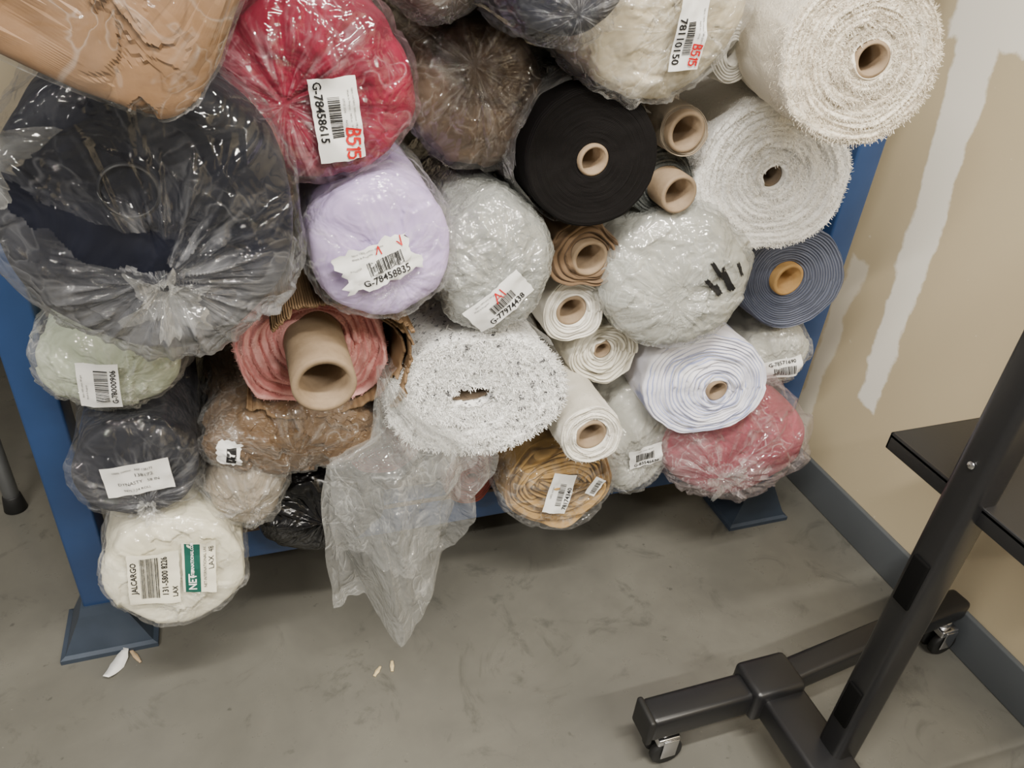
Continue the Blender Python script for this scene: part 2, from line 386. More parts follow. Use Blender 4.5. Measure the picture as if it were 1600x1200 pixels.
def add_label(P,dx,dz,w,h,rot,items,mat='paper',torn=0.0,name='shipping_label',crump=0.0):
    R=math.radians(rot); ca,sa=math.cos(R),math.sin(R)
    NA,NB=16,10
    def w2(a,b): return dx+a*ca-b*sa, dz+a*sa+b*ca
    G=[]
    for j in range(NB+1):
        row=[]
        for i in range(NA+1):
            x,z=w2((i/NA-.5)*w,(j/NB-.5)*h)
            hit=P['bvh'].ray_cast(V((x,-1,z)),V((0,1,0)))
            row.append(hit[0].y if hit[0] is not None else None)
        G.append(row)
    ok=[y for r in G for y in r if y is not None]; mx=max(ok)
    G=[[mx if y is None else y for y in r] for r in G]
    for _ in range(4):
        G=[[min(G[j][i],sum(G[min(NB,max(0,j+dj))][min(NA,max(0,i+di))] for dj in(-1,0,1) for di in(-1,0,1))/9) for i in range(NA+1)] for j in range(NB+1)]
    if crump:
        G=[[G[j][i]-crump*abs(noise.noise(V((i*.55,j*.6,dx*90)))) for i in range(NA+1)] for j in range(NB+1)]
    def yy(a,b):
        fa=min(NA-1e-6,max(0,(a/w+.5)*NA)); fb=min(NB-1e-6,max(0,(b/h+.5)*NB)); i,j=int(fa),int(fb); u,v=fa-i,fb-j
        return (G[j][i]*(1-u)+G[j][i+1]*u)*(1-v)+(G[j+1][i]*(1-u)+G[j+1][i+1]*u)*v
    def pt(a,b,o=0):
        x,z=w2(a,b); return V((x,yy(a,b)-.003-o,z))
    vs=[];fs=[]
    for j in range(NB+1):
        for i in range(NA+1):
            a,b=(i/NA-.5)*w,(j/NB-.5)*h
            if torn:
                if i in(0,NA): a+=random.uniform(-1,1)*torn*.09*w
                if j in(0,NB): b+=random.uniform(-1,1)*torn*.09*h
            vs.append(pt(a,b))
    for j in range(NB):
        for i in range(NA):
            k=j*(NA+1)+i; fs.append([k,k+1,k+NA+2,k+NA+1])
    lab=mesh_obj(name,vs,fs,M[mat],P['e'])
    groups=[];strokes=[]
    for it in items:
        if it[0]=='t':
            _,s,size,a,b,r,col=it[:7]; tv,tf=text_geo(s,size,len(it)>7)
            r=math.radians(r); c,sn=math.cos(r),math.sin(r)
            tv=[pt(a+v.x*c-v.y*sn,b+v.x*sn+v.y*c,.0014) for v in tv]
            groups.append(('printed_text',col,[(tv,tf)]))
        elif it[0]=='b':
            _,a0,b0,a1,b1,vert=it; p=0.0; bars=[]; Lx=(a1-a0) if vert else (b1-b0)
            while p<Lx:
                q=random.choice((.0006,.0009,.0013,.0018)); p2=min(Lx,p+q)
                n=6; vv=[];ff=[]
                for k in range(n+1):
                    if vert: b=b0+(b1-b0)*k/n; vv+=[pt(a0+p,b,.001),pt(a0+p2,b,.001)]
                    else: a=a0+(a1-a0)*k/n; vv+=[pt(a,b0+p,.001),pt(a,b0+p2,.001)]
                for k in range(n): ff.append([2*k,2*k+1,2*k+3,2*k+2])
                bars.append((vv,ff)); p=p2+random.choice((.0006,.0009,.0013))
            groups.append(('barcode','ink',bars))
        elif it[0]=='r':
            _,a0,b0,a1,b1,col=it; vv=[];ff=[]; n=8
            for j in range(n+1):
                for i in range(n+1): vv.append(pt(a0+(a1-a0)*i/n,b0+(b1-b0)*j/n,.0007))
            for j in range(n):
                for i in range(n): k=j*(n+1)+i; ff.append([k,k+1,k+n+2,k+n+1])
            groups.append(('printed_panel',col,[(vv,ff)]))
        elif it[0]=='s':
            _,pts,wd,col=it; vv=[];ff=[]
            for k in range(len(pts)-1):
                p0,p1=V(pts[k]),V(pts[k+1]); d=(p1-p0).normalized(); nn=V((-d.y,d.x))*wd; p0=p0-d*wd*.6; p1=p1+d*wd*.6
                b=len(vv); m=4
                for q in range(m+1):
                    c=p0.lerp(p1,q/m)
                    vv+=[pt(c.x+nn.x,c.y+nn.y,.002),pt(c.x-nn.x,c.y-nn.y,.002)]
                for q in range(m): ff.append([b+2*q,b+2*q+1,b+2*q+3,b+2*q+2])
            strokes.append((vv,ff))
    if strokes: groups.append(('marker_writing','redink',strokes))
    for nm,col,gs in groups:
        v,f=join(gs); mesh_obj(nm,v,f,M[col],lab,smooth=False)
    return lab

# ------------------------------------------------------------------ room
def floor_mat():
    t=NT('polished_concrete'); a=t.noise(1.6,5,.6,.6); b=t.noise(9,5,.65); c=t.noise(120,3)
    col=t.mix(t.rng(a,.3,.7,0,1),(.090,.088,.077),(.144,.140,.121))
    col=t.mix(t.math('MULTIPLY',t.rng(b,.45,.75,0,1),.35),col,(.082,.080,.071))
    col=t.mix(t.rng(c,.72,.78,0,.35),col,(.4,.38,.33))
    st=t.rng(t.noise(4.3,5,.7,2),.57,.68,0,.55); col=t.mix(st,col,(.055,.055,.049))
    col=t.mix(t.rng(t.noise(23,3,.6),.69,.73,0,.55),col,(.045,.045,.04))
    return t.fin(t.prin(col,t.rng(b,.2,.8,.22,.40),t.bump(c,.08,.001),0,.5))
def wall_mat():
    t=NT('beige_wall'); sp=t.n('ShaderNodeSeparateXYZ'); t.l(t.tc.outputs['Object'],sp.inputs[0])
    n=t.noise(6,5,.6); n2=t.noise(260,2); n3=t.noise(2,3)
    y=t.math('MULTIPLY_ADD',n,.09,sp.outputs[1]); y=t.math('SUBTRACT',y,.045)
    z=t.math('MULTIPLY_ADD',n,.12,sp.outputs[2]); z=t.math('SUBTRACT',z,.06)
    def box(v,lo,hi,s=.005):
        return t.math('MULTIPLY',t.rng(v,lo-s,lo+s),t.rng(v,hi-s,hi+s,1,0))
    zz=t.math('SUBTRACT',z,.38)
    ys=t.math('SUBTRACT',y,t.math('MULTIPLY_ADD',t.math('POWER',t.math('MAXIMUM',zz,.0),1.6),.085,-.030))
    wd=t.math('MULTIPLY_ADD',zz,.030,.030)
    m1=t.math('MULTIPLY',t.rng(t.math('SUBTRACT',t.math('ABSOLUTE',ys),wd),-.004,.004,1,0),t.rng(z,.385,.395))
    m2=t.math('MULTIPLY',box(y,-.10,.13),t.rng(z,1.285,1.295))
    m3=t.math('MULTIPLY',box(y,.13,.19),box(z,.1,.75))
    m=t.math('MAXIMUM',t.math('MAXIMUM',m1,m2),t.math('MULTIPLY',m3,.5))
    base=t.mix(n3,(.52,.435,.285),(.60,.51,.345))
    sp2=t.rng(t.noise(38,2),.73,.76,0,.5)
    base=t.mix(sp2,base,(.75,.7,.58))
    col=t.mix(t.math('MULTIPLY',m,.95),base,(.92,.89,.81))
    return t.fin(t.prin(col,.5,t.bump(t.math('ADD',t.math('MULTIPLY',n2,.3),t.math('MULTIPLY',m,.4)),.25,.002),0,.35))
def structure(o): o["kind"]="structure"; return o
structure(mesh_obj('floor',*box_geo(-3,1.65,-4,1.5,-.1,0),floor_mat(),smooth=False))
WM=wall_mat()
structure(mesh_obj('wall_right',*box_geo(1.55,1.65,-4,1.5,0,2.9),WM,smooth=False))
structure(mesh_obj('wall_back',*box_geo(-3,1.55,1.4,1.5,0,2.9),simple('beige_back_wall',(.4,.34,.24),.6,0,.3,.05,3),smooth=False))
BB=simple('grey_vinyl_base',(.085,.095,.105),.45,0,.5,.12,6,.1,.002)
structure(mesh_obj('baseboard_right',*box_geo(1.535,1.55,-4,1.385,0,.12,.004),BB))
structure(mesh_obj('baseboard_back',*box_geo(-3,1.535,1.385,1.4,0,.12,.004),BB))

# ------------------------------------------------------------------ rack
BLUE=simple('blue_rack_paint',(.019,.052,.150),.42,0,.5,.25,9,.1,.002)
FOOT=simple('worn_blue_steel',(.040,.055,.082),.5,.2,.5,.35,14,.2,.003)
rack=thing('storage_rack',(.465,.5,0),"blue steel pallet rack loaded with fabric rolls",'storage rack')
def rk(name,g,m): 
    v,f=g; o=mesh_obj(name,[p-V((.465,.5,0)) for p in v],f,m,rack); return o
for x0 in (-.42,1.28):
    for y0 in (0,1.03):
        rk('post',box_geo(x0,x0+.07,y0,y0+.07,.02,2.3,.006),BLUE)
        cx,cy=x0+.035,y0+.035
        vs=[];
        for (hx,hy,z) in ((.098,.075,0),(.098,.075,.012),(.088,.066,.016),(.046,.046,.105),(.040,.040,.125)):
            for sx,sy in((-1,-1),(1,-1),(1,1),(-1,1)): vs.append(V((cx+sx*hx,cy+sy*hy,z)))
        fs=[]
        for k in range(4):
            for i in range(4): j=(i+1)%4; fs.append([4*k+i,4*k+j,4*k+4+j,4*k+4+i])
        fs+= [[3,2,1,0],[16,17,18,19]]
        o=rk('foot',(vs,fs),FOOT); o.data.polygons.foreach_set('use_smooth',[False]*len(fs))
for y0 in (.005,1.04):
    rk('beam',box_geo(-.35,1.28,y0,y0+.05,.178,.278,.006),BLUE)
for x0 in (-.405,1.295):
    for z in (.35,1.2,1.9): rk('side_brace',box_geo(x0,x0+.04,.07,1.03,z,z+.04,.004),BLUE)
rk('deck',box_geo(-.34,1.27,-.0,1.08,.262,.272,.002),simple('dark_plywood',(.10,.07,.05),.7,0,.3,.2,12))

# ------------------------------------------------------------------ rolls
M['navy']=cloth('navy_cloth',(.007,.009,.020),(.003,.004,.009),10,.6)
hole=[(-.150,.082),(-.120,.055),(-.090,.040),(-.060,.018),(-.030,.006),(.004,.002),(.026,-.004),(.020,-.020),(.022,-.040),(.000,-.044),(-.03,-.036),(-.050,-.042),(-.078,-.030),(-.095,-.006),(-.120,.018),(-.138,.045)]
P=new_roll(-.105,1.125,-.38,.168,.178,"large navy fabric roll in a torn clear plastic bag",D=.05,L=.85,q=4,lump=.02)
bag_roll(P,M['navy'],M['bigbag'],gather=(.008,-.06),gk=.024,amp=.006,freq=9,off=.006,hole=hole,skirt=.025,fine=1.8,xfac=.022,xff=12)
g=cyl_geo((-.015,-.001,.045),(0,1,0),.034,.02,40,None,.030); mesh_obj('core_tube',*g,simple('navy_core',(.012,.013,.018)),P['e'])
ruffle(P,.008,-.060,.008,.036,.034,M['sheet'],1,(0,-.01))
ruffle(P,-.150,.100,.012,.050,.040,M['sheet'],4,(-.01,.0))
# kraft parcel
P=new_roll(-.090,1.452,-.60,.116,.116,"crumpled brown kraft paper bundle under clear plastic",pw=6,rot=-30,D=.02,q=8,L=.7,lump=.03,name='paper_wrapped_roll')
bag_roll(P,M['kraft'],M['tape'],gk=.000,amp=.001,freq=11,off=.002,famp=.0,fname='kraft_paper',wname='clear_tape_wrap',facet=.026,ffreq=12,xfac=.004,flat=True)
P=new_roll(-.26,1.43,-.25,.12,.11,"black fabric roll in dark plastic",D=.05)
bag_roll(P,M['blackpl'],None,famp=.01)
# red
M['red']=cloth('crimson_cloth',(.21,.003,.026),(.10,.0015,.012),16)
P=new_roll(.120,1.255,-.25,.130,.122,"crimson red fabric roll in clear plastic with paper label",D=.04,q=3.6,tz=.1)
bag_roll(P,M['red'],M['redbag'],gather=(-.05,-.02),gk=.014,amp=.005,famp=.005,fgk=.008,facet=.008,ffreq=14)
add_label(P,.016,-.036,.108,.062,-84,[('t','G-78458615',.0155,-.012,-.021,0,'ink',1),('b',-.03,-.010,.022,.006,True),
  ('t','fabric roll fabric 100% cotton 180 gsm',.0036,-.012,.024,0,'ink'),('t','Work In Progress    9475 m   18 kg',.0036,-.012,.018,0,'ink'),('t','07/12/2024        AV12/2024',.004,-.005,.011,0,'ink')]
  +hand(.032,.016,.018,-8),torn=.1)
# brown striped
M['brown']=cloth('taupe_cloth',(.095,.060,.036),(.016,.011,.008),7,.6)
P=new_roll(.385,1.212,-.13,.112,.114,"taupe brown fabric roll in shiny clear plastic",D=.05,q=2.8,tz=.1)
bag_roll(P,M['brown'],M['brownbag'],gather=(-.02,.05),gk=.012,amp=.005,famp=.006,facet=.012,ffreq=13,xfac=.018)
# lilac
M['lilac']=cloth('lilac_cloth',(.56,.44,.73),(.43,.34,.59),12)
P=new_roll(.193,1.032,-.29,.105,.106,"pale lilac fabric roll in plastic with torn label",D=.035,q=3.4,tz=.12)
bag_roll(P,M['lilac'],M['clear'],gather=(.02,-.04),gk=.012,amp=.005,facet=.006,ffreq=12)
add_label(P,-.012,-.006,.112,.062,17,[('t','G-78458835',.0145,.005,-.021,0,'ink',1),('b',-.018,-.012,.036,.008,True),
 ('t','fabric 100% cotton 180 gsm',.0042,-.01,.024,0,'ink'),('t','Work In Progress',.0042,-.02,.018,0,'ink'),('t','9/12/2024',.0042,-.035,.004,0,'ink'),
 ('s',[(.034,.022),(.040,.014),(.041,.028)],.0009,'redink'),('s',[(.000,.016),(.006,.026),(.008,.014)],.0009,'redink')],torn=.9,crump=.012)
# silver
M['pale']=cloth('pale_grey_cloth',(.38,.39,.36),(.22,.23,.215),14)
P=new_roll(.397,.955,-.22,.100,.114,"silvery grey fabric roll wrapped in crinkled plastic film",D=.045,q=3.0,tz=.12)
bag_roll(P,M['pale'],M['silver'],gather=(-.005,-.02),gk=.004,amp=.004,freq=28,famp=.003,facet=.010,ffreq=20,xfac=.010,xff=34)
add_label(P,.000,-.050,.118,.058,42,[('t','G-77974438',.0150,.003,-.019,0,'ink',1),('b',-.02,-.010,.03,.008,True),
 ('t','fabric 100% poly 180 gsm',.0042,-.015,.023,0,'ink'),('t','Work In Progress',.0042,-.028,.017,0,'ink'),
 ('s',[(-.002,.006),(.006,.024),(.012,.008)],.0011,'redink'),('s',[(.000,.013),(.012,.014)],.0009,'redink'),('s',[(.016,.024),(.018,.008)],.0011,'redink')],torn=.1,crump=.004)
# black
M['black']=layered('black_rolled_cloth',(.008,.007,.007),(.004,.0035,.0035),40,.8,.1,80,.2,bd=.0012,sheen=0,spec=.1)
P=new_roll(.552,1.135,-.2,.113,.113,"black fabric roll with flat end and cardboard core",tz=.08,tx=.12,lump=.008)
open_roll(P,M['black'],tube=.027,tele=.001,nlay=30)
vs,fs,ly=surf(P,'open',off=.004,amp=.003,xamp=.006,xfac=.018,xff=12,freq=14,nf=2,seg=140)
fs=[f for f in fs if len(f)==4 and .42>vs[f[0]].y>.03 and ly[f[0]]>=1]
mesh_obj('plastic_wrap',vs,fs,M['milky'],P['e'])
# cream bag
M['cream']=cloth('cream_cloth',(.56,.485,.335),(.38,.33,.22),10)
P=new_roll(.625,1.372,-.24,.142,.135,"cream fabric roll in crinkled clear plastic with barcode label",D=.045,q=3.0)
bag_roll(P,M['cream'],M['milky'],gather=(.03,.04),gk=.006,amp=.006,famp=.006,facet=.018,ffreq=12,xfac=.02)
add_label(P,.028,-.030,.115,.052,-86,[('t','78110150',.0165,.015,-.018,0,'ink',1),('b',-.012,-.008,.035,.006,True),
 ('t','fabric 100% cotton 180 gsm natural',.004,0,.020,0,'ink'),('t','9475 m   18 kg',.004,0,.014,0,'ink')]+hand(.036,.014,.014,-6,.0013))
# small white roll
M['white']=layered('white_rolled_cloth',(.80,.77,.70),(.52,.49,.42),7,.9,.3,60,.4)
P=new_roll(.822,1.290,-.13,.040,.050,"small white fabric roll with open centre",hx=.012,hz=.02,tz=.1,tx=.2)
open_roll(P,M['white'],nlay=6)
# cream fuzzy
M['creamf']=layered('cream_terry',(.76,.70,.59),(.52,.45,.35),13,.95,.45,150,1.0,bd=.004,sharp=.4,lb=.5,big_=.15)
P=new_roll(.870,1.326,-.38,.119,.117,"cream terry cloth roll with shaggy end and cardboard core",tx=.22,tz=.12,ho=(.012,.004),lump=.03,yaw=.32)
open_roll(P,M['creamf'],tube=.026,tele=.007,nlay=11,tuft=(14000,.0006,.0065),amp=.002,freq=40,nf=80,seg=180)
# tubes
M['taupef']=layered('taupe_thin_cloth',(.36,.29,.21),(.22,.18,.13),6,.9)
P=new_roll(.742,1.166,-.15,.043,.043,"cardboard tube with a thin layer of tan fabric",tx=.2,tz=.15,edge=.02)
open_roll(P,M['taupef'],tube=.036,nlay=3,tubeprot=.012,tele=.003)
M['darkf']=layered('dark_grey_fleece',(.10,.105,.10),(.03,.035,.033),6,.95,.4,120,1)
P=new_roll(.728,1.070,-.12,.062,.064,"charcoal fleece roll with protruding cardboard core",tx=.2,tz=.1,ho=(.016,-.01))
open_roll(P,M['darkf'],tube=.036,nlay=4,tubeprot=.05,tele=.006,tuft=(1200,.0005,.005))
# white fuzzy
M['whitef']=layered('white_terry',(.93,.92,.89),(.76,.74,.70),13,.95,.60,150,1.0,bd=.004,sharp=.28,lb=.5,big_=.1)
P=new_roll(.955,1.078,-.15,.152,.140,"white terry cloth roll with fluffy layered end",tx=.2,tz=.12,lump=.05,yaw=.12)
open_roll(P,M['whitef'],tube=.022,tele=.010,nlay=11,tuft=(18000,.0007,.0065),amp=.002,freq=38,nf=80,seg=180,tubeprot=-.006,tm='tubed')
# kraft tube
P=new_roll(.591,.940,-.14,.068,.064,"brown paper roll around a cardboard tube",tx=.15,tz=.1,ho=(.008,-.006),lump=.16)
M['kraftroll']=layered('brown_paper_layers',(.18,.115,.065),(.08,.05,.028),4,.7,.2,20,.3)
open_roll(P,M['kraftroll'],tube=.036,nlay=3,tubeprot=.006,tele=.012)
# grey bag with dark strips
M['greyc']=cloth('light_grey_cloth',(.48,.48,.43),(.32,.32,.28),9)
P=new_roll(.780,.885,-.2,.145,.135,"grey fabric roll in milky plastic with black tape strips",D=.045,q=3.0,tx=.15,tz=.1)
bag_roll(P,M['greyc'],M['milky2'],gather=(-.02,-.03),gk=.006,amp=.006,freq=12,famp=.005,facet=.015,ffreq=11,xfac=.018)
for k,(dx,dz,a,l,ww) in enumerate(((.050,.040,-50,.044,.008),(.078,.018,-55,.05,.012),(.040,.014,-40,.028,.009),(.10,.040,-60,.03,.007),(.062,-.002,-52,.025,.012),(.066,.034,-66,.03,.006),(.092,.004,-45,.02,.008))):
    add_label(P,dx,dz,ww,l,a+90,[],mat='ink',name='black_tape_strip',torn=1.0)
# blue-grey
M['bluegrey']=layered('blue_grey_denim_layers',(.15,.165,.22),(.045,.055,.09),16,.85,.2,100,.5,big_=.6)
P=new_roll(1.130,.822,-.08,.118,.118,"slate blue fabric roll with grey edge and cardboard core",tx=.25,tz=.12,ho=(-.012,.0))
open_roll(P,M['bluegrey'],tube=.038,tele=.004,nlay=16,tubeprot=.012,tm='tubeo')
# small whites
P=new_roll(.593,.812,-.12,.062,.066,"small off-white fabric roll with wide hollow core",tx=.1,tz=.12,ho=(-.004,0),lump=.06)
open_roll(P,M['white'],tube=.032,tele=.006,nlay=5,tubeprot=0)
M['offw']=layered('offwhite_rolled_cloth',(.70,.67,.58),(.40,.37,.30),8,.9,.5,60,.4)
P=new_roll(.685,.693,-.10,.074,.070,"off-white gauze roll with small twisted core",tx=.1,tz=.12,lump=.10,ho=(-.004,.008))
open_roll(P,M['offw'],tube=.020,tele=.012,nlay=8,tubeprot=.002,amp=.004)
# striped white
M['striped']=layered('white_blue_striped_layers',(.82,.81,.86),(.30,.34,.58),15,.8,.6,40,.2,sharp=.25)
P=new_roll(.912,.622,-.16,.140,.118,"white fabric roll with fine blue stripes and cardboard core",tx=.2,tz=.15,ho=(.03,-.015),lump=.04)
open_roll(P,M['striped'],tube=.026,tele=.010,nlay=13,tubeprot=.002,amp=.003)
# clear label roll
P=new_roll(1.167,.60,-.08,.092,.085,"pale grey fabric roll in clear plastic with label",D=.05,q=2.4,tx=.2)
bag_roll(P,M['greyc'],M['milky'],gather=(0,-.04),gk=.010,amp=.006,facet=.014,ffreq=14,xfac=.018)
add_label(P,.0,-.008,.095,.052,16,[('t','G-78571690',.0125,.0,.017,0,'ink',1),('b',-.02,-.018,.03,.006,True),('t','9475 m',.005,-.035,-.016,0,'ink')])
# pink
M['pink']=cloth('rose_cloth',(.34,.062,.092),(.21,.035,.052),12)
P=new_roll(1.055,.422,-.18,.184,.142,"dusty rose fabric roll bagged in milky plastic",D=.06,q=2.8,tx=.15,tz=.1,lump=.05)
bag_roll(P,M['pink'],M['pinkbag'],gather=(-.05,-.06),gk=.024,amp=.008,freq=10,famp=.008,xfac=.045,xff=10,fine=1.2)
ruffle(P,-.05,-.055,.010,.035,.030,M['sheet'],2)
# grey bag 2
P=new_roll(.812,.440,-.12,.100,.150,"light grey fabric roll in crinkled plastic with label",D=.06,q=2.4,tz=.15)
bag_roll(P,M['greyc'],M['milky'],gather=(-.02,-.05),gk=.010,amp=.008,facet=.018,ffreq=13,xfac=.022)
add_label(P,.008,-.02,.082,.055,12,[('t','G-83546620',.012,.0,-.019,0,'ink',1),('b',-.025,-.01,.02,.012,True),('t','100% cotton 180 gsm',.0045,0,.02,0,'ink')],torn=.2)
# oval speckled
M['speck']=layered('white_black_speckled_pile',(.93,.93,.91),(.74,.74,.73),9,.95,.5,150,1.0,speck=(.09,.09,.10),bd=.005,specks=85,th=.585,sharp=.3,lb=.5,big_=.1)
P=new_roll(.380,.706,-.22,.170,.120,"oval roll of white and black speckled shaggy fabric",hx=.044,hz=.019,ho=(-.02,.004),tz=.14,tx=.05,lump=.03,hrag=.6)
open_roll(P,M['speck'],tele=.009,nlay=9,tuft=(22000,.0010,.010),nf=80,amp=.003,freq=45,seg=200)
g=cyl_geo((-.02,.012,.004),(0,1,0),.043,.3,40,None,.037,.40); mesh_obj('flattened_core',*g,M['tubed'],P['e'])
g=cyl_geo((-.02,.06,.004),(0,1,0),.050,.01,30,None,None,.5); mesh_obj('core_shadow_plug',*g,M['ink'],P['e'])  # added black disc, stands in for the shadow deep inside the core hole
vs,fs,ly=surf(P,'open',off=.004,amp=.003,xamp=.008,xfac=.02,xff=12,freq=11,nf=2,seg=140)
fs=[f for f in fs if len(f)==4 and .4>vs[f[0]].y>.02 and ly[f[0]]>=1]
mesh_obj('plastic_wrap',vs,fs,M['milky'],P['e'])
# white core
P=new_roll(.611,.592,-.24,.064,.064,"white knit fabric roll with cardboard core",tx=.1,tz=.15)
open_roll(P,M['white'],tube=.034,tele=.006,nlay=5,tubeprot=.0,tuft=(900,.0005,.004),amp=.003)
# mustard
M['must']=layered('mustard_folded_layers',(.42,.26,.09),(.14,.08,.026),10,.85,.8,30,.3)
P=new_roll(.606,.390,-.14,.128,.110,"mustard tan folded fabric roll in clear plastic",hx=.045,hz=.004,lump=.07,tz=.12,tx=.1,D=.02,q=5)
vs,fs,ly=surf(P,'open',amp=.004,freq=16,tele=.026,nf=80,nlay=9,seg=150)
mesh_obj('rolled_fabric',vs,fs,M['must'],P['e'],attr=ly)
vs,fs,ly=surf(P,'bag',off=.005,xamp=.006,freq=12,gather=(0,-.02),xgk=.004,xfac=.016,seg=140,nf=40)
vs=[v-V((0,.016,0)) for v in vs]
mesh_obj('plastic_wrap',vs,fs,M['clear'],P['e']); P['bvh']=BVHTree.FromPolygons(vs,fs)
add_label(P,-.012,-.006,.100,.055,76,[('t','78174340',.014,-.01,-.020,0,'ink',1),('b',-.03,-.010,.025,.004,True),('t','100% cotton',.006,0,.018,0,'ink')])
add_label(P,.072,.000,.048,.028,60,[('b',-.018,-.009,.018,.004,True)])
# coral with tube
M['coral']=layered('coral_pink_layers',(.78,.42,.39),(.54,.21,.20),6,.92,1.1,90,.9,sharp=.5)
P=new_roll(.085,.800,-.15,.134,.104,"coral pink fabric roll with long protruding cardboard tube",ho=(.008,.02),tz=.1,lump=.11)
open_roll(P,M['coral'],tube=.051,tele=.022,nlay=5,tubeprot=.15,tuft=(4000,.0005,.004),tubelab="long brown cardboard tube sticking out",amp=.005,freq=20)
def corrug(name,cx,cz,rx,rz,a0,a1,y0,y1,lab,cat='cardboard',rip=0,ins=0,sd=0,jg=.055):
    e=thing(name,(cx,y0,cz),lab,cat); n=220; m=16; vs=[];fs=[]
    for i in range(n+1):
        a=math.radians(a0+(a1-a0)*i/n); rp=rip*math.sin(i*1.9)
        jag=jg*planes(V((i*.022,cx*9,sd)))+.008*noise.noise(V((i*.12,1,cz)))+.002*noise.noise(V((i*.8,1,cz)))
        for j in range(m+1):
            y=(y1-y0)*(j/m)**1.3+jag*(1-j/m); bend=max(0,1-j/7)
            r=1+.06*noise.noise(V((a*1.5,y*4,cx)))+ins*bend*(planes(V((a*.9,3+sd,cz)))-.1)
            vs.append(V(((rx*r+rp)*math.cos(a),y,(rz*r+rp)*math.sin(a))))
    for i in range(n):
        for j in range(m): k=i*(m+1)+j; fs.append([k,k+1,k+m+2,k+m+1])
    o=mesh_obj('corrugated_sheet',vs,fs,M['corr'],e)
    md=o.modifiers.new('thick','SOLIDIFY'); md.thickness=.0035
corrug('corrugated_cardboard',.09,.795,.146,.112,-140,42,-.205,.3,"torn corrugated cardboard sheet wrapped under the coral roll",ins=.12,sd=1,jg=.04)
corrug('corrugated_cardboard',.095,.800,.158,.126,-45,50,-.235,.3,"outer flap of torn brown corrugated cardboard",ins=.12,sd=4,jg=.04)
corrug('corrugated_cardboard',.12,.855,.125,.084,15,140,-.26,.2,"corrugated cardboard strip between the lilac and coral rolls",rip=.003)
# brown paper low
P=new_roll(.045,.632,-.20,.152,.074,"brown paper wrapped roll under crinkled clear plastic",D=.04,q=3.2)
bag_roll(P,M['kraft2'],M['clear'],gather=(-.1,.02),gk=.006,amp=.005,freq=12,famp=.003,facet=.030,ffreq=14,xfac=.016,flat=True)
add_label(P,-.112,.014,.040,.040,80,[('r',-.015,-.012,.010,.004,'ink')],torn=.9,crump=.006)
# pale green
M['palegreen']=cloth('pale_green_cloth',(.52,.58,.44),(.36,.41,.30),12)
P=new_roll(-.226,.800,-.17,.108,.078,"pale green fabric roll in crinkled clear plastic",D=.05,q=2.5)
bag_roll(P,M['palegreen'],M['milky'],gather=(.03,.0),gk=.008,amp=.006,facet=.016,ffreq=13,xfac=.020)
add_label(P,-.016,-.008,.076,.060,86,[('t','G-78000906',.0115,.0,-.022,0,'ink',1),('b',-.025,-.014,.028,.006,True),('t','fabric 100% cotton 180 gsm',.0036,0,.024,0,'ink'),('t','Work In Progress',.0036,-.01,.018,0,'ink')])
# grey navy
M['gnavy']=cloth('charcoal_navy_cloth',(.032,.034,.044),(.016,.018,.026),10,.6)
P=new_roll(-.217,.622,-.2,.098,.092,"charcoal navy fabric roll in plastic with address label",D=.022,q=5,tz=.1)
bag_roll(P,M['gnavy'],M['charbag'],gather=(.01,-.055),gk=.014,amp=.005,off=.003,skirt=.01,xfac=.010)
add_label(P,.003,-.002,.105,.062,3,[('t','100% cotton   REF 138172',.0058,-.005,.020,0,'ink'),('t','138172',.010,.01,.008,0,'ink'),('t','DYNASTY   58 IN',.0085,0,-.006,0,'ink'),('t','9475 / 24 ROLL',.0065,-.005,-.020,0,'ink')])
ruffle(P,.01,-.062,.006,.022,.018,M['sheet'],6,(0,-.008))
# tan small clear
M['tan']=cloth('beige_cloth',(.34,.28,.20),(.20,.165,.12),12)
P=new_roll(-.050,.530,-.20,.070,.088,"beige fabric roll in shiny clear plastic",D=.05,q=2.4)
bag_roll(P,M['tan'],M['milky'],gather=(0,-.03),gk=.010,amp=.008,facet=.018,ffreq=15,xfac=.024)
# air cargo roll
M['ivory']=cloth('ivory_wrap',(.72,.69,.55),(.56,.53,.41),9,.5)
P=new_roll(-.186,.408,-.24,.118,.109,"ivory wrapped fabric roll with air cargo labels",D=.025,q=5,lump=.04,tz=.16)
bag_roll(P,M['ivory'],M['clear'],gather=(0,-.03),gk=.004,amp=.004,famp=.004,facet=.016,ffreq=11,xfac=.010)
add_label(P,-.034,.012,.110,.084,84,[('t','JALCARGO',.0135,.006,.032,0,'ink',1),('b',-.042,-.008,.048,.022,False),('t','131-5800 8226',.0140,.005,-.018,0,'ink',1),('t','LAX',.012,-.030,-.034,0,'ink',1)],mat='paperold',crump=.004,torn=.1)
add_label(P,.042,.020,.104,.056,84,[('r',-.051,-.002,.051,.024,'green'),('t','NET',.0185,-.028,.011,0,'whiteink',1),('t','INTERNATIONAL.COM',.0072,.018,.011,0,'whiteink',1),('t','NET-INTERNATIONAL LAX',.0070,.002,-.010,0,'ink'),('t','LAX  48',.013,.020,-.021,0,'ink')],mat='paperold',crump=.0,torn=.1)
